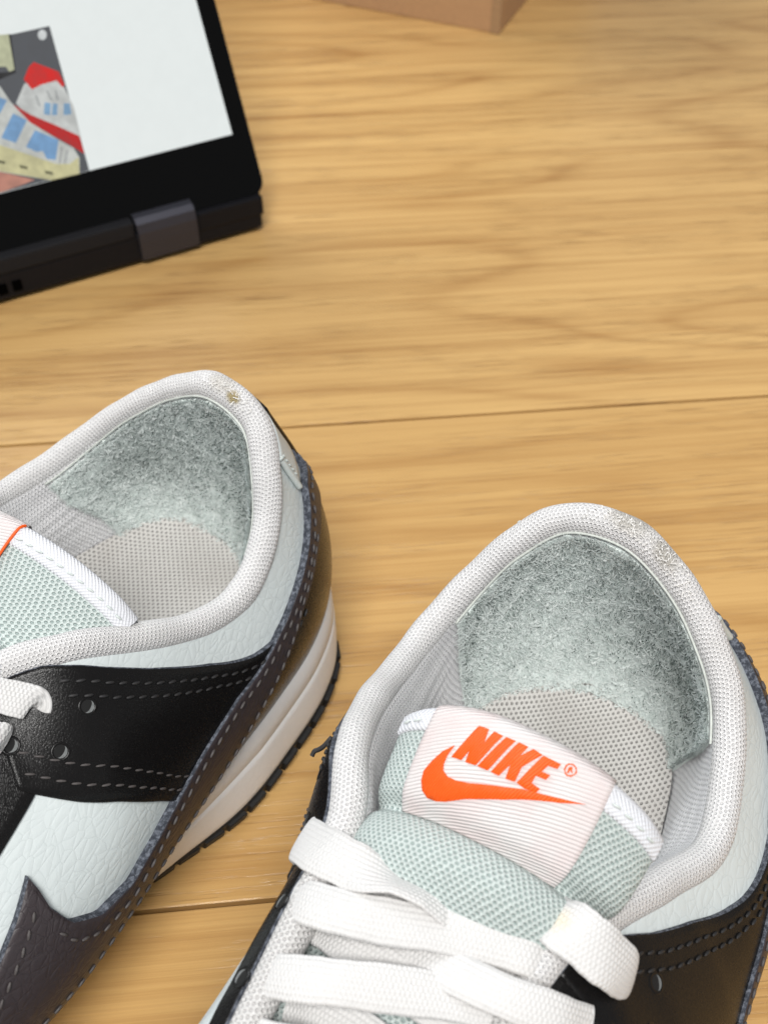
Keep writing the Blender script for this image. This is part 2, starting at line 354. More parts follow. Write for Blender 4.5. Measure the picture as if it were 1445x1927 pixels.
SW_UP = ([0, .9, 1.3, 1.6, 1.92, 2.76, 3.4, 3.96, 4.56, 5.0, 5.52, 6.0, 6.52, 7.04, 7.56, 7.96, 8.16, 8.28, 8.5, 9.0, 9.6, 10.3], [.48, .57, .66, .71, .69, .695, .695, .675, .585, .537, .43, .33, .25, .20, .225, .30, .385, .49, .42, .30, .20, .10])
SW_LO = ([0, 1.0, 1.68, 2.56, 3.36, 4.0, 4.56, 5.04, 5.4, 5.92, 6.64, 8.1, 9.2, 10.3], [.34, .44, .53, .562, .55, .413, .263, .138, .075, .025, .02, .02, .04, .085])

def stitches(name, P, N, mat, parent, step=.34, ln=.115, r=.042, sink=.0):
    """a row of raised thread stitches along the polyline P with normals N"""
    d = np.concatenate([[0], np.cumsum(np.linalg.norm(np.diff(P, axis=0), axis=1))]); V = []; F = []
    ring = [(-1, 0), (-.75, .75), (0, 1.0), (.75, .75), (1, 0)]
    for q in np.arange(step * .5, d[-1], step):
        p = np.array([np.interp(q, d, P[:, k]) for k in range(3)]); n = unit(np.array([np.interp(q, d, N[:, k]) for k in range(3)]))
        q2 = min(q + .02, d[-1]); p2 = np.array([np.interp(q2, d, P[:, k]) for k in range(3)]); t = unit(p2 - p) if q2 > q else unit(P[-1] - P[-2])
        t = unit(t + np.cross(n, t) * .18); b = np.cross(n, t); o = len(V)
        for (x, rr) in ring:
            for k in range(6):
                a = k * math.pi / 3; V.append(p + n * (r * .45 - sink) + t * x * ln + (b * math.cos(a) + n * math.sin(a)) * r * max(rr, .05))
        for i in range(4):
            for k in range(6): F.append((o + i * 6 + k, o + i * 6 + (k + 1) % 6, o + i * 6 + 6 + (k + 1) % 6, o + i * 6 + 6 + k))
    o = mesh(name, V, F, mat, parent); o['kind'] = 'stuff'; return o
def tube(name, P, r, mat, parent, n=8):
    P = np.asarray(P, float); T = unit(np.gradient(P, axis=0)); up = np.array([0, 0, 1.]); B = unit(np.cross(T, up)); N = np.cross(B, T); V = []
    for i in range(len(P)):
        for k in range(n):
            a = 2 * math.pi * k / n; V.append(P[i] + (B[i] * math.cos(a) + N[i] * math.sin(a)) * r)
    return mesh(name, V, gridfaces(len(P), n, False, True) + [tuple(range(n)), tuple(range(len(V) - n, len(V)))], mat, parent)
# lettering of the tongue label (traced outlines; mapped onto the curved label when the first shoe is built)
LABMAP = {}
LETTERS = [
    [(293, 362), (518, 112), (592, 138), (557, 245), (638, 158), (708, 190), (490, 430), (405, 402), (437, 305), (372, 388)],
    [(502, 437), (735, 200), (808, 232), (582, 468)],
    [(607, 480), (835, 245), (908, 280), (846, 352), (950, 298), (1022, 345), (858, 445), (805, 560), (725, 533), (768, 418), (675, 515)],
    [(818, 568), (1032, 352), (1170, 420), (1138, 457), (1065, 432), (1022, 478), (1082, 508), (1048, 545), (972, 515), (935, 570), (1000, 618), (975, 648), (885, 622)]]
EMBLEM = [(318, 268), (230, 315), (130, 400), (75, 470), (52, 550), (60, 630), (100, 690), (170, 718), (250, 720), (400, 700), (550, 700), (700, 705), (850, 705), (1000, 712), (1150, 725), (1370, 742), (1250, 712), (1100, 678), (1000, 655), (860, 618), (720, 600), (560, 580), (430, 570), (330, 550), (260, 520), (228, 470), (230, 420), (260, 350)]

def make_shoe(pose, sg, label, P):
    """one sneaker; sg mirrors side A to the other hand"""
    x0, y0, yaw = pose; set_shape(P.get('slim', False))
    root = empty('sneaker', (x0 * U, y0 * U, 0), -math.pi / 2 - yaw)
    # world axes: toe direction (-sin yaw, -cos yaw) -> local +x ; local +y = left of toe
    tag(root, label, 'sneaker', 'pair of low sneakers')
    mir = np.array([1., sg, 1.])
    def put(name, V, F, mat, parent=root, uv=None, fmat=None, smooth=True):
        V = np.asarray(V, float).reshape(-1, 3) * mir
        if sg < 0: F = [tuple(f[::-1]) for f in F]
        return mesh(name, V, F, mat, parent, uv, fmat, smooth)
    def grid(name, G, mat, parent=root, uv=None, ci=False, cj=False, flip=False, fm=None):
        n, m = G.shape[:2]; F = gridfaces(n, m, ci, cj, flip)
        return put(name, G, F, mat, parent, (arcuv(G) if uv is None else uv).reshape(-1, 2), fm)
    def tol(px, z):
        """photo pixel at height z -> this shoe's own coordinates (side A/B frame)"""
        p = at(px, z); d = np.array([-math.sin(yaw), -math.cos(yaw)]); l = np.array([-d[1], d[0]]); r = p[..., :2] - np.array([x0, y0])
        return np.stack([r @ d, sg * (r @ l), p[..., 2]], -1)
    # ---- upper
    S = np.linspace(-14.998, 14.998, 331); Vv = np.linspace(0, 1, 26)
    G = body(S[:, None], Vv[None, :]); G[:, 0, 2] -= .15
    grid('upper', G, M['mint'], flip=True)
    # ---- overlays
    def panel(name, sk, lo, hi, thick, mat, ns=110, nv=12, edge=M['edge'], parent=root, ripple=0.0):
        s0, s1 = sk[0], sk[-1]; dl = .045 * np.sign(s1 - s0)
        ss = np.concatenate([[s0, s0, s0 + dl], np.linspace(s0, s1, ns)[1:-1], [s1 - dl, s1, s1]])
        co = np.array([-.06, .7 * thick, thick] + [thick] * (ns - 2) + [thick, .7 * thick, -.06])
        fr = np.concatenate([[0, 0, .012], np.linspace(0, 1, nv)[1:-1], [.989, 1, 1]])
        ro = np.array([-.06, .7 * thick, thick] + [thick] * (nv - 2) + [thick, .7 * thick, -.06])
        L = lo(ss); H = np.maximum(hi(ss), L + .004); V = L[:, None] + (H - L)[:, None] * fr[None, :]
        SS = np.repeat(ss[:, None], len(fr), 1); off = np.minimum(co[:, None], ro[None, :])
        G = body(SS, V); Nn = bnorm(SS, V); G = G + Nn * off[..., None]
        n, m = G.shape[:2]; F = gridfaces(n, m, flip=(s1 > s0)); fm = []
        for i in range(n - 1):
            for j in range(m - 1): fm.append(1 if (i < 1 or i >= n - 2 or j < 1 or j >= m - 3) else 0)
        return put(name, G, F, [mat, edge], parent, arcuv(G).reshape(-1, 2), fm)
    f_ = lambda T: (lambda s: np.interp(np.abs(s), T[0], T[1]))
    bt, bl, su, sl = f_(BLACK_TOP), f_(BLACK_LOW), f_(SW_UP), f_(SW_LO)
    panel('side_panel', [-8.15, 8.15], bl, bt, .13, M['black'], 220, 16)
    for sd in (-1, 1):
        slim = P.get('slim') and sd < 0
        panel('eyestay', [sd * 7.75, sd * 12.6], lambda s: np.interp(np.abs(s), [7.7, 8.05, 8.5, 9.3, 11, 12.6], [.70, .74, .79, .84, .86, .86] if slim else [.66, .62, .57, .53, .5, .55]), lambda s: 0 * s + 1.0, .10, M['black'], 60, 10)
        sus = (lambda s: su(s) * np.interp(np.abs(s), [6.5, 8], [1, .55])) if slim else su
        sw = panel('side_stripe', [0.0, sd * 10.3], sl, sus, .21, M['char'], 150, 12)
        panel('toe_guard', [sd * 10.8, sd * 14.998], lambda s: 0 * s, lambda s: np.interp(np.abs(s), [10.8, 12, 13.5, 15], [.06, .3, .42, .45]), .10, M['black'], 60, 8)
        # stitching rows
        def row(name, sv, mat, off, parent=root, **k):
            s = np.array([q[0] for q in sv], float); v = np.array([q[1] for q in sv], float); t = np.linspace(0, len(s) - 1, 300)
            s = np.interp(t, range(len(s)), s); v = np.interp(t, range(len(v)), v); n = bnorm(s, v)
            return stitches(name, (body(s, v) + n * off) * mir, n * mir, mat, parent, **k)
        q = np.linspace(3.2, 7.2, 40)
        row('stitching', [(sd * a, bt(a) - .075) for a in q], M['st_dark'], .13); row('stitching', [(sd * a, bt(a) - .135) for a in q], M['st_dark'], .13)
        q = np.linspace(5.5, 8.05, 30)
        row('stitching', [(sd * a, bl(a) + .055) for a in q], M['st_grey'], .13, r=.033); row('stitching', [(sd * a, bl(a) + .115) for a in q], M['st_grey'], .13, r=.03)
        q = np.linspace(.6, 8.15, 80); row('stitching', [(sd * a, sus(a) - (.055 if a < 6.6 else .06)) for a in q], M['st_grey'], .21, step=.36)
        q = np.linspace(8.3, 9.8, 20); row('stitching', [(sd * a, sus(a) - .075) for a in q], M['st_grey'], .21, step=.36)
        q = np.linspace(2.2, 9.5, 80); row('stitching', [(sd * a, sl(a) + .045) for a in q], M['st_grey'], .21, step=.36)
        # punched eyelets
        for (a, v) in ((7.02, .79), (7.44, .69), (8.06, .78), (8.7, .93), (9.3, .93), (9.9, .93), (10.5, .93)):
            c = body(sd * a, v); n = bnorm(sd * a, v); c = c + n * (.135 if a < 8.1 else .105); t = unit(np.cross(n, [0, 0, 1.])); b = np.cross(n, t); V = []
            for k in range(16):
                w = 2 * math.pi * k / 16; d = t * math.cos(w) + b * math.sin(w)
                for (rr, h) in ((.235, -.03), (.205, .007), (.165, .007), (.140, -.03)): V.append(c + d * rr + n * h)
            e = put('eyelet', V, gridfaces(16, 4, True, False, True), M['black'])
            circ = [(math.cos(2 * math.pi * k / 16), math.sin(2 * math.pi * k / 16)) for k in range(16)]
            put('eyelet_shade_disc', [c + (t * x + b * y) * .150 + n * .002 for x, y in circ], [tuple(range(16))], M['hole'], e, smooth=False)  # flat disc, no opening: the shade inside the eyelet is its black colour
            up = np.array([.35, 0, 1.]); ux, uy = t @ up, b @ up; q = math.hypot(ux, uy); ux, uy = ux / q, uy / q; V = []; m_ = 12
            for k in range(m_ + 1):
                w = math.pi * (k / m_) + math.pi; d = (-uy * math.cos(w) + ux * math.sin(w), ux * math.cos(w) + uy * math.sin(w)); sh = .075 * math.sin(math.pi * k / m_)
                for rr, sft in ((.146, 0), (.146, sh)): V.append(c + (t * (d[0] * rr + ux * sft) + b * (d[1] * rr + uy * sft)) + n * .006)
            put('eyelet_lining', V, gridfaces(m_ + 1, 2), M['eyecloth'], e, smooth=False)
    htab = panel('heel_tab', [-1.72, 1.72], lambda s: .74 + 0 * s, lambda s: .995 + 0 * s, .09, M['mint'], 40, 8, M['mint'])
    for sd in (-1, 1):
        v = np.linspace(.78, .97, 60); s = np.full(60, sd * 1.60); n = bnorm(s, v); stitches('stitching', (body(s, v) + n * .09) * mir, n * mir, M['st_mint'], root, step=.2, ln=.07, r=.03)
    for sd in (-1, 1):
        v = np.linspace(.765, 1.0, 24); q = np.full(24, sd * 1.76); n = bnorm(q, v); tube('seam_strip', (body(q, v) + n * .10) * mir, .085, M['st_mint'], htab)
    panel('pull_tab', [-.8, .8], lambda s: .50 + 0 * s, lambda s: .94 + 0 * s, .20, M['black'], 20, 10, M['black'])
    # ---- midsole and outsole
    S = np.linspace(-14.998, 14.998, 361); ob = outdir(base2, S)[:, :2]; tuck = np.where(S < 0, np.interp(np.abs(S), [4.5, 6.5, 9, 11], [.2, -.25, -.35, .1]), .2); T = base2(S) + ob * tuck[:, None]; Bt = bot2(S)
    zt = np.interp(np.abs(S), [0, 8, 15], [2.85, 2.75, 2.9])
    def ring(z, o):
        f = np.clip(z / 2.8, 0, 1); q = Bt + (T - Bt) * (f ** .9) + ob * (o + .07 * math.sin(math.pi * f)); return np.stack([q[:, 0], q[:, 1], z * zt / 2.8], 1)
    rows = [(.50, -.02), (.52, .03), (.58, .055), (.75, .06), (1.2, .05), (1.7, .035), (1.93, .025), (1.955, .005), (1.985, .005), (2.01, .02), (2.4, .005), (2.66, -.02), (2.75, -.06), (2.79, -.14), (2.80, -.30), (2.78, -.55)]
    G = np.stack([ring(z, o) for z, o in rows], 1); grid('midsole', G, M['mid'], flip=True)
    rows = [(.10, -.35), (.10, -.02), (.16, .03), (.46, .08), (.53, .07), (.56, -.03)]
    G = np.stack([ring(z, o) for z, o in rows], 1); n, m = G.shape[:2]
    outs = put('outsole', G, gridfaces(n, m, flip=True) + [tuple(i * m for i in range(n))], M['sole'], root, arcuv(G).reshape(-1, 2))
    L = np.concatenate([[0], np.cumsum(np.linalg.norm(np.diff(Bt, axis=0), axis=1))])
    for q in np.arange(.3, L[-1] - .5, .80):
        V = []
        for (z, ins) in ((.005, .05), (.06, .0), (.40, -.04), (.44, .02)):
            for (dq, o) in ((0.03, .10), (.62, .10), (.62, -.45), (.03, -.45)):
                s = np.interp(q + dq, L, S); p = bot2(s); dd = outdir(base2, np.asarray(s))[:2]; p = p + dd * (o - ins * .6 + z * .22); V.append((p[0], p[1], z))
        F = [(3, 2, 1, 0), (12, 13, 14, 15)] + [(i * 4 + k, i * 4 + (k + 1) % 4, i * 4 + 4 + (k + 1) % 4, i * 4 + 4 + k) for i in range(3) for k in range(4)]
        put('lug', V, F, M['sole'], outs, smooth=False)
    # ---- collar: padded rim, lining, footbed
    S = np.linspace(-8.3, 8.3, 320); r = rim(S); o = outdir(rim, S)
    prof = [(.34, -.50), (.37, -.34), (.345, -.18), (.27, -.05), (.15, .045), (0, .085), (-.16, .045), (-.28, -.05), (-.35, -.16), (-.385, -.30), (-.37, -.44)]
    wob = np.sin(S * 7.3) * .012 + np.sin(S * 3.1 + 1) * .015
    G = np.stack([r + o * (a * (1 + wob))[:, None] + ez(b + wob * (b > -.3)) for a, b in prof], 1)
    uv = arcuv(G); uv[..., 0] -= uv[160, 0, 0]; uv[..., 0] *= 1
    grid('collar_rim', G, P['rim'], uv=uv, flip=True)
    for (c_s, spread, cnt) in P['fray']:
        k = cnt; s_ = RNG.normal(c_s, spread, k); a_ = RNG.uniform(-.34, .05, k); r_ = rim(s_); o_ = outdir(rim, s_); zz = .085 - .9 * a_ ** 2
        p = r_ + o_ * a_[:, None] + ez(zz); n = unit(np.array([0, 0, 1.])[None] + o_ * a_[:, None] * 2.5); t_ = unit(np.cross(n, o_)); th = RNG.uniform(0, 6.28, k); tx = t_ * np.cos(th)[:, None] + np.cross(n, t_) * np.sin(th)[:, None]
        ln = RNG.uniform(.03, .10, k); V = np.zeros((k, 4, 2, 3)); ty = np.cross(n, tx); cv = RNG.normal(0, .7, k)
        for i, (fx, fh) in enumerate(((0, -.02), (.35, .035), (.7, .045), (1, .02))):
            c = p + tx * (ln * fx)[:, None] + ty * (ln * cv * fx * fx)[:, None] + n * fh; V[:, i, 0] = c - ty * .014; V[:, i, 1] = c + ty * .014
        F = []
        for i in range(k): F += [(i * 8 + j, i * 8 + j + 2, i * 8 + j + 3, i * 8 + j + 1) for j in (0, 2, 4)]
        put('frayed_threads', V, F, M['fray'], root)['kind'] = 'stuff'
    for sd in (-1, 1):
        S = np.linspace(8.2 * sd, 12.6 * sd, 90); r = rim(S); o = outdir(rim, S); k = np.interp(np.abs(S), [8.2, 9, 12.6], [1, .92, .8])
        G = np.stack([r + o * (a * k)[:, None] + ez(b * k) for a, b in prof], 1); grid('throat_edge', G, M['throat'], flip=(sd > 0))
    S = np.linspace(-8.3, 8.3, 200); W = np.linspace(0, 1, 30); G = inner(S[:, None], W[None, :])
    # soft padding ribs in front of the suede
    ribs = np.sin(W * 40)[None, :] * .018 * np.clip((np.abs(S) - 3.3) / .8, 0, 1)[:, None] * (1 - W)[None, :] ** .3
    G = G + inorm(S[:, None], W[None, :]) * ribs[..., None]
    grid('lining', G, M['lining'], flip=True)
    a = np.linspace(0, 8.3, 60); q = np.linspace(0, 1, 24); A = ins2(a); Bn = ins2(-a)
    G = Bn[:, None] + (A - Bn)[:, None] * q[None, :, None]; z = ZI + .02 + .28 * np.abs(2 * q - 1) ** 5; G = np.concatenate([G, np.broadcast_to(z[None, :, None], G.shape[:2] + (1,))], 2)
    G[..., 2] += .12 * np.exp(-a / .6)[:, None]
    fwd = G[-1:].copy(); far = np.concatenate([fwd + np.array([k, 0, k * .03]) * np.array([1, 1, 1]) for k in (3, 7, 11, 15)], 0); G = np.concatenate([G, far], 0)
    grid('footbed', G, M['insole'], uv=G[..., :2].copy())
    # ---- hairy suede heel lining
    (tB, bB), (tA, bA) = P['suede']
    q = np.linspace(0, 1, 90); w = np.concatenate([[.055, .055], np.linspace(.06, .985, 34), [.99]])
    jag = RNG.normal(0, .008, (90,))
    ofs = np.full(len(w), .10); ofs[0] = -.03; ofs[1] = .06; ofs[-1] = .0
    def ssv(q, w): return (tB + (bB - tB) * w) + ((tA + (bA - tA) * w) - (tB + (bB - tB) * w)) * q
    SS = ssv(q[:, None], w[None, :]); WW = np.broadcast_to(w[None, :], SS.shape) + jag[:, None] * (np.arange(len(w)) < 3)[None, :]
    nn = inorm(SS, WW); ed = np.minimum(1, np.minimum(q, 1 - q) / .012)[:, None]
    lump = np.sin(SS * 9 + WW * 21) * .012 + np.sin(SS * 17 - WW * 33) * .008
    G = inner(SS, WW) + nn * ((ofs[None, :] + lump) * ed)[..., None]
    hl = grid('heel_lining', G, M['suede'], flip=True)
    nf = 22000; qq = RNG.uniform(.0, 1, nf); ww = RNG.uniform(.05, .99, nf); k = nf // 12
    ww[:k] = .055 + RNG.normal(0, .008, k); qq[k:k + k // 3] = RNG.normal(.004, .006, k // 3).clip(0, 1); qq[k + k // 3:k + 2 * (k // 3)] = (1 - np.abs(RNG.normal(.004, .006, k // 3))).clip(0, 1)
    s_ = ssv(qq, ww); p = inner(s_, ww); n = inorm(s_, ww); p = p + n * .095
    e1 = unit(inner(s_ + .03, ww) - inner(s_ - .03, ww)); e2 = np.cross(n, e1)
    flow = 1.2 * np.sin(s_ * 5.1 + 2.3 * np.sin(ww * 19)) + 1.0 * np.sin(ww * 33 + s_ * 7.0) + 1.57; th = flow + RNG.normal(0, 1.2, nf)
    tx = e1 * np.cos(th)[:, None] + e2 * np.sin(th)[:, None]; ln = RNG.uniform(.07, .20, nf) * np.where(RNG.uniform(size=nf) < .03, 2.0, 1); h = RNG.uniform(.015, .13, nf); wd = RNG.uniform(.011, .024, nf)
    cv = RNG.normal(0, .6, nf); ty = np.cross(n, tx); V = np.zeros((nf, 4, 2, 3))
    for i, (fx, fh, fw) in enumerate(((0, -.2, 1), (.33, .7, 1), (.7, 1, .8), (1, .75, .3))):
        c = p + tx * (ln * fx)[:, None] + ty * (ln * cv * fx * fx)[:, None] + n * (h * fh)[:, None]; sdv = (ty * .8 + n * .35) * (wd * fw)[:, None]
        V[:, i, 0] = c - sdv; V[:, i, 1] = c + sdv
    F = []
    for i in range(nf):
        b = i * 8; F += [(b, b + 2, b + 3, b + 1), (b + 2, b + 4, b + 5, b + 3), (b + 4, b + 6, b + 7, b + 5)]
    uvn = np.repeat(np.stack([s_, ww * 6], 1), 8, 0)
    nap = put('suede_nap', V, F, M['suede'], hl, uvn, None, True); nap['kind'] = 'stuff'
    vn = np.empty(len(nap.data.vertices) * 3); nap.data.vertices.foreach_get('normal', vn); vn = vn.reshape(-1, 3); sn = np.repeat(n * mir, 8, 0); vn *= np.sign((vn * sn).sum(1, keepdims=True) + 1e-9)
    nap.data.normals_split_custom_set_from_vertices([tuple(q) for q in unit(sn * .8 + vn * .35)])
    # seam tape between rim and suede
    s = np.linspace(tB - .05, tA + .05, 160); wv = np.full(160, .025); tube('seam_tape', (inner(s, wv) + inorm(s, wv) * .04) * mir, .032, M['cord'], root)
    # ---- tongue
    tp = np.array(P['tongue']); tf = catmull(tp); NT_ = len(tp) - 1; yc = P['yc']
    def ton(p, q):
        c = tf(p); x, z, hB, hA, dr, y0_ = [c[..., k] for k in range(6)]
        return np.stack([x + .10 * np.abs(q) ** 3 * np.clip(2 - p, 0, 1) * 2 + P.get('shear', 0) * q * np.clip(1.4 - p * .35, 0, 1), y0_ + np.where(q < 0, hB, hA) * q, z - dr * np.abs(q) ** 2.3 - .28 * np.clip(np.abs(q) - .86, 0, 1) ** 2 / .0196 * .5], -1)
    def ton_n(p, q, e=.02): return unit(np.cross(ton(p + e, q) - ton(p - e, q), ton(p, q + e) - ton(p, q - e)))
    pp = np.linspace(0, NT_, 130); qq = np.linspace(-1, 1, 49); PP, QQ = np.meshgrid(pp, qq, indexing='ij')
    top = ton(PP, QQ); und = top - ez(.36 * (1 - np.abs(QQ) ** 6) * np.clip(PP * 2.2, .12, 1) + .03)
    G = np.concatenate([top, und[:, ::-1]], 1); uv = arcuv(top); uv = np.concatenate([uv[..., ::-1], uv[:, ::-1, ::-1]], 1)
    tg = grid('tongue', G, M['tongue'], uv=uv, cj=True, flip=False)
    # binding tape round the top edge
    prof = [(-.02, -.30), (-.05, -.12), (-.02, .03), (.2, .065), (.8, .075), (1.45, .06), (1.55, .03), (1.56, -.05)]
    qs = np.linspace(-1.0, 1.0, 90); pl = np.array([max(0, a) for a, _ in prof]); Gb = []
    for a, hgt in prof:
        pa = np.full(90, max(0.0, a)); c = ton(pa, qs); n = ton_n(np.maximum(pa, .05), qs); c = c + n * max(hgt, -.05) - ez(np.full(90, max(0, -.05 - hgt)))
        if a < 0: c[:, 0] += a * 1.2
        Gb.append(c)
    Gb = np.stack(Gb, 1); bd = grid('binding', Gb, M['web'], tg, flip=False)
    for qa, qb in ((-.97, P['lab'][0] - .02), (P['lab'][1] + .02, .97)):
        q_ = np.linspace(qa, qb, 120); p_ = np.full(120, 1.25); n = ton_n(p_, q_); stitches('stitching', (ton(p_, q_) + n * .07) * mir, n * mir, M['st_mint'], root, step=.30, ln=.10, r=.03)
    # woven label
    def lq(a):
        y = P['lab'][0] + (P['lab'][1] - P['lab'][0]) * a
        return y
    PB = P['lab_p']
    def labp(a, b, h):
        a = np.asarray(a, float); b = np.asarray(b, float); q = lq(1 - a if sg < 0 else a); p = b * PB
        n = ton_n(np.maximum(p, .06), q); edge = np.clip(b / .07, 0, 1)
        return ton(p, q) + n * (h + .06)[..., None] + ez(.03 * (1 - edge)) if isinstance(h, np.ndarray) else ton(p, q) + n * (h + .08)
    a = np.linspace(0, 1, 44); b = np.linspace(0, 1, 40); AA, BB = np.meshgrid(a, b, indexing='ij'); LG = labp(AA, BB, 0.02)
    lo = LG[:, :1] - np.array([.10, 0, .0]) - np.array([0, 0, .12]); lo2 = lo - np.array([-.02, 0, .55]); G = np.concatenate([lo2, lo, LG, LG[:, -1:] - np.array([0, 0, .07])], 1)
    e0 = G[:1] - np.array([0, 0, .07]); e1_ = G[-1:] - np.array([0, 0, .07]); G = np.concatenate([e0, G, e1_], 0)
    lb = grid('tongue_label', G, M['twill'], flip=(sg < 0))
    def patch(name, pts, h=.045):
        pts = np.asarray(pts, float); dens = []
        for i in range(len(pts)):
            p, q = pts[i], pts[(i + 1) % len(pts)]; k = max(1, int(np.linalg.norm(q - p) / .03))
            dens += [p + (q - p) * t / k for t in range(k)]
        dens = np.array(dens); lo_, hi_ = dens.min(0), dens.max(0); g = [(x, y) for x in np.arange(lo_[0], hi_[0], .03) for y in np.arange(lo_[1], hi_[1], .03)]
        n0 = len(dens); pts2 = [Vector(p) for p in dens] + [Vector(p) for p in g]
        out = geometry.delaunay_2d_cdt(pts2, [], [list(range(n0))], 1, 1e-5); vc = np.array([tuple(v) for v in out[0]]); tri = [tuple(f) for f in out[2]]
        dist = np.min(np.linalg.norm(vc[:, None] - dens[None], axis=2), 1); hh = h * (.55 + .45 * np.clip(dist / .025, 0, 1))
        q = lq(1 - vc[:, 0] if sg < 0 else vc[:, 0]); n = ton_n(np.maximum(vc[:, 1] * PB, .06), q); T_ = ton(vc[:, 1] * PB, q) + n * (.10 + hh)[:, None]
        D = np.array(dens); qd = lq(1 - D[:, 0] if sg < 0 else D[:, 0]); nd = ton_n(np.maximum(D[:, 1] * PB, .06), qd); base = ton(D[:, 1] * PB, qd)
        W1 = base + nd * (.10 + h * .55); W0 = base + nd * .08; o = len(vc); V = np.concatenate([T_, W1, W0]); k = len(D)
        F = list(tri) + [(o + i, o + (i + 1) % k, o + k + (i + 1) % k, o + k + i) for i in range(k)]
        uvv = np.concatenate([vc, D, D]) * np.array([3.9, 2.6])
        V = V * mir
        ob_ = mesh(name, V, F, M['thread'], lb, uvv)
        return ob_
    if sg > 0:
        ga, gb = np.meshgrid(np.linspace(0, 1, 120), np.linspace(0, 1, 120), indexing='ij'); W3 = ton(gb * PB, lq(ga)) + ton_n(np.maximum(gb * PB, .06), lq(ga)) * .12
        d = np.array([-math.sin(yaw), -math.cos(yaw)]); l = np.array([-d[1], d[0]]); wx = x0 + W3[..., 0] * d[0] + W3[..., 1] * l[0]; wy = y0 + W3[..., 0] * d[1] + W3[..., 1] * l[1]; wz = W3[..., 2] - CAM_H
        c_ = wy * math.cos(PITCH) - wz * math.sin(PITCH); v_ = -(wy * math.sin(PITCH) + wz * math.cos(PITCH)); gx = 722.5 + FPX * wx / c_; gy = 963.5 + FPX * v_ / c_
        LABMAP.update(ga=ga, gb=gb, gx=gx, gy=gy)
    def lab(pts):
        out = []
        for p in np.array(pts, float) * .23529 + np.array([780, 1340]):
            w = 1 / ((LABMAP['gx'] - p[0]) ** 2 + (LABMAP['gy'] - p[1]) ** 2 + .05) ** 2; k = w > w.max() * .02; out.append((np.sum(LABMAP['ga'][k] * w[k]) / np.sum(w[k]), np.sum(LABMAP['gb'][k] * w[k]) / np.sum(w[k])))
        return np.array(out)
    for L_ in LETTERS: patch('letter', lab(L_))
    patch('emblem', lab(EMBLEM), .05)
    w = np.linspace(0, 2 * math.pi, 25)[:-1]
    rg = lab([(1247 + 52 * math.cos(t), 465 + 54 * math.sin(t)) for t in w]); rg2 = lab([(1247 + 41 * math.cos(t), 465 + 43 * math.sin(t)) for t in w])
    for i in (0, 12): patch('registered_mark_ring', np.concatenate([np.take(rg, range(i, i + 13), 0, mode='wrap'), np.take(rg2, range(i, i + 13), 0, mode='wrap')[::-1]]), .02)
    patch('registered_mark_letter', lab([(1220, 490), (1238, 440), (1262, 440), (1268, 456), (1256, 468), (1270, 492), (1258, 492), (1244, 472), (1236, 492)]), .02)
    # ---- flat laces
    def lace(pts, width=.88, mat=None, tw=None, wf=None):
        pts = np.asarray(pts, float); t = np.linspace(0, len(pts) - 1, 24 * (len(pts) - 1)); C = catmull(pts)(t); T_ = unit(np.gradient(C, axis=0)); N0 = bnorm_up(C, T_)
        ang = np.interp(t, range(len(pts)), tw if tw else [0] * len(pts)); k = np.interp(t, range(len(pts)), wf if wf else [1] * len(pts)); sd_ = RNG.uniform(0, 6); k = k * (1 + .025 * np.sin(t * 4.1 + sd_) + .01 * np.sin(t * 11.3 + sd_ * 2)); ang = ang + .07 * np.sin(t * 2.7 + sd_)
        Bv = unit(np.cross(N0, T_)); Nv = np.cross(T_, Bv); Bq = Bv * np.cos(ang)[:, None] + Nv * np.sin(ang)[:, None]; Nq = np.cross(T_, Bq); V = []; UV = []; m = 20
        d = np.concatenate([[0], np.cumsum(np.linalg.norm(np.diff(C, axis=0), axis=1))])
        for i in range(len(C)):
            for j in range(m):
                a_ = 2 * math.pi * j / m; ca, sa = math.cos(a_), math.sin(a_); ex = abs(ca) ** .55 * (1 if ca > 0 else -1); ey = abs(sa) ** .8 * (1 if sa > 0 else -1)
                bow = -.035 * ex * ex
                V.append(C[i] + Bq[i] * ex * width / 2 * k[i] + Nq[i] * (ey * .062 + bow)); UV.append((d[i], ex * width / 2))
        F = gridfaces(len(C), m, False, True) + [tuple(range(m))[::-1], tuple(range(len(V) - m, len(V)))]
        put('lace', V, F, mat or M['lace'], root, UV)
    def bnorm_up(C, T_):
        up = np.array([0.25, 0, 1.]); up = up / np.linalg.norm(up); out = up[None, :] - T_ * (T_ @ up)[:, None]; weak = np.linalg.norm(out, axis=1, keepdims=True) < .35
        side = np.stack([0 * C[:, 0], np.sign(C[:, 1]), 0 * C[:, 0]], 1); o2 = side - T_ * (side * T_).sum(1, keepdims=True)
        return unit(out + o2 * np.clip(1 - np.linalg.norm(out, axis=1, keepdims=True), 0, 1) * .8)
    if P.get('red_edge'):
        b_ = np.linspace(.02, .9, 30); tube('label_edge_thread', labp(np.full(30, 1.0), b_, .0) * mir, .035, M['thread'], lb)
    P['laces'](lace, tol, root)
    for xb in (16.6, 18.2, 19.8):                 # the lower bars of the lacing
        zb = float(np.interp(xb, [13.5, 16, 19, 21.3], [8.35, 7.7, 6.8, 6.1])); lace([(xb, -2.35, zb - .35), (xb, -2.2, zb + .08), (xb, -1.2, zb + .26), (xb, 0, zb + .32), (xb, 1.2, zb + .26), (xb, 2.2, zb + .08), (xb, 2.35, zb - .35)], width=.85)
    if P.get('extra'): P['extra'](put, root, tol)
    return root

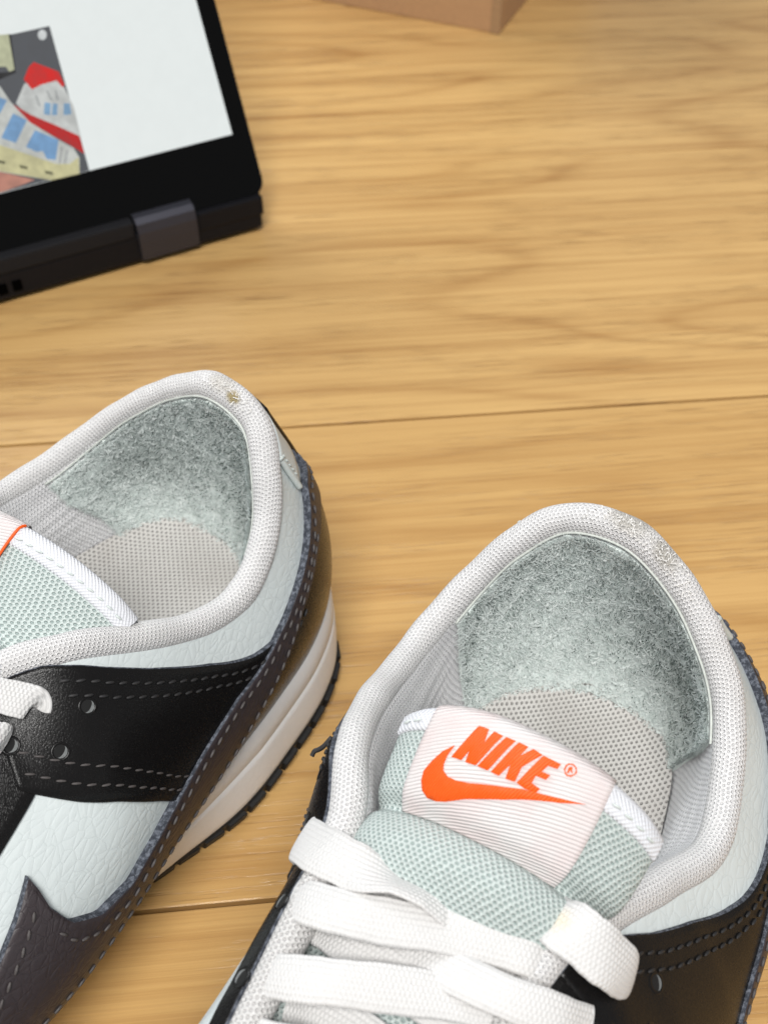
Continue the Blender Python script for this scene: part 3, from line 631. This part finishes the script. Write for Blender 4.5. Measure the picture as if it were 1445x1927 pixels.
# ------------------------------------------------------------------ lacing of each shoe
LACE_STORE = []
def laces_right(lace, tol, root):
    def L(pz, **k):
        pts = [tol(np.array(p[:2], float), p[2]) for p in pz]; LACE_STORE.append((pts, dict(k))); lace(pts, **k)
    # under-crossings first
    L([(600, 1735, 8.0), (650, 1770, 8.35), (720, 1815, 8.45), (800, 1880, 8.4), (900, 1950, 8.2)], width=.82)
    L([(700, 1650, 8.75), (800, 1745, 8.75), (900, 1800, 8.7), (985, 1840, 8.55)], width=.9)
    L([(545, 1880, 7.7), (600, 1900, 8.0), (680, 1950, 8.1), (760, 2010, 8.0)], width=.82)
    # lowest bars outside the frame
    L([(440, 1950, 7.0), (455, 1955, 7.6), (520, 1975, 8.2), (700, 2010, 8.4), (860, 2030, 8.4), (930, 2040, 8.0), (960, 2050, 7.2)])
    # third bar
    L([(492, 1838, 7.4), (486, 1832, 7.8), (520, 1838, 8.35), (600, 1846, 8.75), (700, 1858, 8.8), (840, 1876, 8.65), (930, 1892, 8.5), (1010, 1908, 8.2), (1040, 1925, 7.8)], width=.82)
    # diagonal over the third bar
    L([(690, 1735, 8.4), (780, 1790, 8.6), (860, 1833, 8.85), (960, 1880, 9.0), (1050, 1912, 8.8), (1110, 1935, 8.3)], width=.74)
    # second bar
    L([(547, 1692, 7.65), (540, 1686, 8.0), (575, 1697, 8.65), (650, 1719, 9.0), (740, 1737, 9.05), (840, 1752, 9.0), (930, 1775, 8.95), (1005, 1796, 8.85), (1050, 1812, 8.4)], width=.83)
    # top lace: lies flat over the left eyestay, then twists on its edge
    L([(574, 1585, 7.8), (568, 1578, 8.2), (610, 1602, 8.85), (670, 1632, 9.1), (745, 1663, 9.2), (800, 1684, 9.15), (850, 1712, 8.95), (890, 1745, 8.6)], width=.98, tw=[0, 0, 0, -.15, -.95, -1.0, -.5, 0], wf=[1, 1, 1, .95, .8, .8, .9, .9])
    # end over the right eyestay
    L([(1000, 1692, 8.3), (1045, 1727, 9.0), (1090, 1760, 9.2), (1135, 1796, 9.05), (1168, 1824, 8.7), (1186, 1843, 8.2), (1186, 1850, 7.6)], wf=[1, 1, 1, 1, .97, .8, .5], width=1.05, mat=M['lace_stain'])
def laces_left(lace, tol, root):
    T = lambda pz: [tol(np.array(p[:2], float), p[2]) for p in pz]
    lace(T([(-420, 1255, 8.6), (-260, 1268, 8.9), (-120, 1285, 8.9), (-40, 1300, 8.75), (20, 1312, 8.55), (58, 1322, 8.35), (64, 1330, 8.05)]), width=.80)
    lace(T([(-440, 1330, 8.3), (-280, 1345, 8.7), (-130, 1362, 8.7), (-50, 1378, 8.5), (-5, 1390, 8.3), (10, 1396, 8.0)]), width=.72)
    for pts, k in LACE_STORE[:4]:
        k = dict(k); k.pop('mat', None); lace([np.array(p) + np.array([.6, 0, .15]) for p in pts], **k)

def extra_right(put, root, tol):
    # frayed black thread ends beside the collar
    P0 = np.array([tol(np.array([x, y]), z) for x, y, z in ((624., 1388., 7.8), (610., 1404., 7.65), (600., 1411., 7.55), (592., 1414., 7.5), (587., 1423., 7.42))])
    tube('loose_thread', catmull(P0)(np.linspace(0, 4, 18)), .055, M['st_dark'], root)

TONGUE_R = [(8.36, 10.33, 2.40, 2.95, .95, .33), (8.58, 10.42, 2.45, 2.98, .95, .33), (9.25, 10.08, 2.45, 2.95, .95, .33), (9.92, 9.52, 2.40, 2.8, .85, .33), (10.20, 8.98, 2.25, 2.5, .65, .33), (10.52, 9.50, 2.30, 2.5, .9, .33), (11.12, 9.62, 2.3, 2.4, .95, .3), (11.68, 9.12, 2.2, 2.2, .8, .25), (12.1, 8.25, 2.1, 2.1, .5, .2), (14.5, 7.8, 2.1, 2.1, .5, 0), (17, 7.1, 2.1, 2.1, .4, 0), (20.5, 6.1, 1.6, 1.6, .3, 0)]
TONGUE_L = [(8.32, 9.45, 4.1, 2.6, 1.25, .8), (8.55, 9.52, 4.15, 2.6, 1.28, .8), (9.1, 9.22, 3.9, 2.5, 1.1, .7), (9.75, 8.80, 3.3, 2.4, .9, .5), (10.15, 8.55, 2.6, 2.4, .7, .2), (10.5, 8.85, 2.3, 2.3, .7, .05), (11.2, 8.85, 2.25, 2.3, .7, .05), (12.0, 8.45, 2.15, 2.1, .6, .05), (12.6, 8.1, 2.1, 2.1, .5, .05), (14.5, 7.7, 2.1, 2.1, .5, 0), (17, 7.1, 2.1, 2.1, .4, 0), (20.5, 6.1, 1.6, 1.6, .3, 0)]
make_shoe((6.63, 18.76, R(29.8)), 1, 'black, mint and white low sneaker with orange lettered tongue label fully in view', dict(slim=True, fray=((-.15, .3, 80), (.75, .28, 80)), rim=STAIN_R, suede=((-3.55, -3.2), (3.45, 2.95)), tongue=TONGUE_R, yc=.05, lab=(-.74, .61), lab_p=3.9, laces=laces_right, extra=extra_right))
make_shoe((-3.34, 23.77, R(40.3)), -1, 'black, mint and white low sneaker nearer the laptop, yellow stain on its collar', dict(shear=.85, fray=((-.55, .3, 40),), rim=STAIN_L, suede=((-3.4, -3.0), (4.2, 3.4)), tongue=TONGUE_L, yc=.9, lab=(-.25, .8), lab_p=3.6, laces=laces_left, red_edge=True))

# ------------------------------------------------------------------ laptop folded into stand mode
GL = dict(shell=m_plain('black_laptop_shell', (0.008, 0.008, 0.010), .5, 10, .2, .005, Specular_IOR_Level=.15), glass=NT('glossy_bezel').out((0.002, 0.002, 0.002), .1, Specular_IOR_Level=.18),
          hinge=m_plain('gunmetal_hinge', (0.055, 0.055, 0.07), .45, 10, .1, 0, Metallic=.6), vent=m_plain('vent_slot_black', (0.001, 0.001, 0.001), .9, 8, .2, 0, Specular_IOR_Level=.02), rubber=m_plain('dull_black_edge', (0.014, 0.014, 0.016), .6, 10, .2, 0, Specular_IOR_Level=.15))
EL = np.array([0.8855, 0.4647])
lap_at = at(np.array([496., 436.]), 0)
lap = empty('laptop', (lap_at[0] * U, lap_at[1] * U, 0), math.atan2(EL[1], EL[0]))      # local x to the right along the hinge, y away from the viewer, x=0 at the right end
tag(lap, 'black convertible laptop standing folded with its lit screen facing us', 'laptop')
LW, LD = 34.0, 23.5
box('keyboard_base', (-LW, .05, .22), (.05, LD, 1.55), GL['shell'], lap, .18)
for x in (-1.6, -LW + 1.6): box('foot', (x - .8, 1.0, 0.0), (x + .8, 1.8, .26), GL['rubber'], lap, .05)
for x in (-1.6, -LW + 1.6): box('foot', (x - .8, LD - 2, 0.0), (x + .8, LD - 1.2, .26), GL['rubber'], lap, .05)
for k in range(24): box('vent_slot', (-11.0 - .62 * k - .40, .0, .55), (-11.0 - .62 * k, .4, 1.05), GL['vent'], lap, .02)
LA = R(30)
def lidpt(x, h, d): return np.array([x, .25 + h * math.sin(LA) + d * math.cos(LA), 1.75 + h * math.cos(LA) - d * math.sin(LA)])   # h up the lid, d behind its face
def lidbox(name, x0, x1, h0, h1, d0, d1, mat, parent, rad=.0, seg=6):
    c = [(x0, h0), (x1, h0), (x1, h1), (x0, h1)]; out = []
    for i, (x, h) in enumerate(c):
        if rad:
            sx = 1 if x == x0 else -1; sh = 1 if h == h0 else -1; cx, ch = x + sx * rad, h + sh * rad; a0 = {0: math.pi, 1: 1.5 * math.pi, 2: 0, 3: .5 * math.pi}[i]
            out += [(cx + rad * math.cos(a0 + k * math.pi / 2 / seg), ch + rad * math.sin(a0 + k * math.pi / 2 / seg)) for k in range(seg + 1)]
        else: out.append((x, h))
    n = len(out); V = [lidpt(x, h, d) for d in (d0, d1) for x, h in out]
    F = [tuple(range(n)), tuple(range(2 * n - 1, n - 1, -1))] + [(i, n + i, n + (i + 1) % n, (i + 1) % n) for i in range(n)]
    return mesh(name, V, F, mat, parent, smooth=False)
lid = lidbox('lid', -LW + .1, .42, 0, 22.5, .10, .75, GL['shell'], lap, .7)
lidbox('bezel', -LW + .18, .34, .08, 22.4, .0, .12, GL['glass'], lid, .65)
def ray_lid(px):
    """point (x,h) of the lid's face seen at a photo pixel"""
    u = (px[0] - 722.5) / FPX; v = (px[1] - 963.5) / FPX; c, s = math.cos(PITCH), math.sin(PITCH); d = np.array([u, c - v * s, -s - v * c]); o = np.array([0, 0, CAM_H])
    ex = np.array([EL[0], EL[1], 0]); ey = np.array([-EL[1], EL[0], 0]); up = ey * math.sin(LA) + np.array([0, 0, math.cos(LA)]); nrm = np.cross(ex, up); base = np.array([lap_at[0], lap_at[1], 0]) + ey * .25 + np.array([0, 0, 1.75])
    t = ((base - o) @ nrm) / (d @ nrm); p = o + d * t - base; return p @ ex, p @ up
sx1, sh0 = ray_lid((437, 252))
lidbox('screen', -LW + 1.0, sx1, sh0, 21.6, -.012, .02, m_emit('lit_white_page', (0.86, 0.905, 0.89), 0.76, .2, .04), lid)
def decal(name, pts, col_, k=0.8, lift=.02):
    k *= .95
    V = [lidpt(*ray_lid(p), -lift) for p in pts]; return mesh(name, V, [tuple(range(len(V)))], m_emit(name + '_glow', col_, k, .2, .55), lid, smooth=False)
pz = lambda L: [(x * .1867, y * .1868 + 20) for x, y in L]
pic = [(100, -60), (93, 48), (166, 318), (0, 363), (-160, 405), (-220, 118)]
decal('picture', [(93, 48), (168, 320), (-150, 400), (-225, 118)], (0.085, 0.09, 0.10), .9, .022)
decal('picture_pale_card', pz([(0, 240), (85, 232), (145, 590), (95, 610), (60, 560), (0, 560), (-400, 600), (-400, 300)]), (0.62, 0.64, 0.42), .75, .026)
decal('picture_dark_edge', pz([(85, 232), (110, 232), (160, 620), (0, 690), (-300, 720), (-300, 640), (0, 620), (100, 612), (148, 590)]), (0.012, 0.012, 0.014), .8, .025)
decal('picture_shoe_upper', pz([(300, 700), (560, 690), (640, 760), (740, 960), (820, 1290), (560, 1180), (260, 1040), (160, 930), (240, 740)]), (0.70, 0.72, 0.70), .75, .026)
decal('picture_red_toe', pz([(340, 515), (590, 610), (650, 740), (630, 770), (570, 700), (420, 740), (320, 790), (240, 690), (290, 560)]), (0.72, 0.015, 0.012), .8, .03)
decal('picture_red_sole', pz([(130, 940), (320, 1050), (560, 1150), (800, 1260), (850, 1440), (740, 1370), (560, 1270), (300, 1120)]), (0.55, 0.012, 0.012), .8, .03)
decal('picture_shoe_side', pz([(-300, 700), (0, 760), (110, 920), (300, 1120), (560, 1280), (740, 1380), (800, 1480), (800, 1640), (520, 1705), (0, 1620), (-500, 1500)]), (0.70, 0.72, 0.68), .72, .034)
decal('picture_cream_sole', pz([(-300, 1280), (0, 1350), (300, 1450), (560, 1540), (700, 1540), (790, 1470), (800, 1640), (520, 1705), (0, 1615), (-300, 1540)]), (0.72, 0.68, 0.38), .74, .038)
for L in ([(0, 870), (70, 900), (0, 1030), (-200, 1080), (-200, 850)], [(130, 1030), (270, 1100), (160, 1330), (10, 1280)], [(350, 1200), (590, 1300), (560, 1500), (470, 1490), (430, 1410), (370, 1420), (260, 1370)]):
    decal('picture_blue_letter', pz(L), (0.22, 0.42, 0.70), .75, .042)
for L in ([(450, 920), (510, 930), (505, 1050), (440, 1040)], [(530, 930), (580, 935), (575, 1050), (520, 1050)], [(640, 930), (700, 930), (720, 1040), (640, 1050)]):
    decal('picture_blue_letter', pz(L), (0.25, 0.45, 0.68), .75, .034)
for (cx, cy) in ((10, 1520), (235, 1572), (490, 1628)):
    decal('picture_sole_slot', pz([(cx - 42, cy - 22), (cx + 40, cy - 4), (cx + 44, cy + 24), (cx - 30, cy + 10)]), (0.16, 0.16, 0.08), .7, .042)
for (x0, y0, x1, y1) in ((620, 1370, 600, 1530), (680, 1400, 650, 1540), (360, 850, 400, 960), (470, 800, 520, 900), (560, 800, 580, 900)):
    decal('picture_seam_line', pz([(x0 - 6, y0), (x0 + 6, y0), (x1 + 6, y1), (x1 - 6, y1)]), (0.33, 0.35, 0.36), .7, .044)
decal('picture_thumb', pz([(-300, 1560), (0, 1620), (350, 1700), (200, 1760), (0, 1830), (-300, 1900)]), (0.66, 0.30, 0.22), .7, .042)
a = np.linspace(0, 6.283, 17)[:-1]; decal('picture_round_badge', pz([(425 + 45 * math.cos(t), 240 + 52 * math.sin(t)) for t in a]), (0.75, 0.78, 0.78), .8, .03)
# hinges
def hinge(x0, x1):
    n = 10; prof = [(-.10, .35), (-.16, 1.2), (-.16, 1.7), (-.05, 2.1), (.2, 2.28), (.55, 2.32), (.9, 2.1), (.9, .35)]; V = [(x, y, z) for x in (x0, x1) for y, z in prof]; k = len(prof)
    mesh('hinge', V, [tuple(range(k)), tuple(range(2 * k - 1, k - 1, -1))] + [(i, (i + 1) % k, k + (i + 1) % k, k + i) for i in range(k)], GL['hinge'], lap, smooth=False)
hinge(-5.75, -3.1); hinge(-LW + 3.1, -LW + 6.3)
box('hinge_bar', (-LW + 6.4, -.02, 1.5), (-5.85, .55, 2.25), GL['rubber'], lap, .1)
box('end_cap', (-3.0, .0, .9), (.12, .6, 1.8), GL['shell'], lap, .1)

# ------------------------------------------------------------------ cardboard box
KR = m_plain('kraft_cardboard', (0.50, 0.30, 0.155), .75, 3, .18, .01); KE = m_plain('kraft_cardboard_edge', (0.40, 0.25, 0.13), .85, 6, .3)
bc = at(np.array([939., 64.]), 0)
cb = empty('cardboard_box', (bc[0] * U, bc[1] * U, 0), math.atan2(.40, -.917)); tag(cb, 'brown cardboard box standing on the floor behind everything', 'box')
# local x runs along the left face, local y (negative) along the right face
BX, BY, BH, T_ = 30.0, 22.0, 12.0, .35
box('wall_panel', (0, -T_, 0), (BX, 0, BH), KR, cb, .08)
box('wall_panel', (0, -BY, 0), (T_, -T_ - .01, BH), KR, cb, .08)
box('wall_panel', (T_ + .01, -BY, 0), (BX, -BY + T_, BH), KR, cb, .08)
box('wall_panel', (BX - T_, -BY + T_ + .01, 0), (BX, -T_ - .01, BH), KR, cb, .08)
box('lid_panel', (-.12, -BY - .12, BH + .01), (BX + .12, .12, BH + .4), KR, cb, .1)
box('corner_fold', (-.05, -.02, .02), (.55, .07, BH), KE, cb, .03)
box('bottom_panel', (.4, -BY + .4, .05), (BX - .4, -.4, .35), KR, cb, .03)
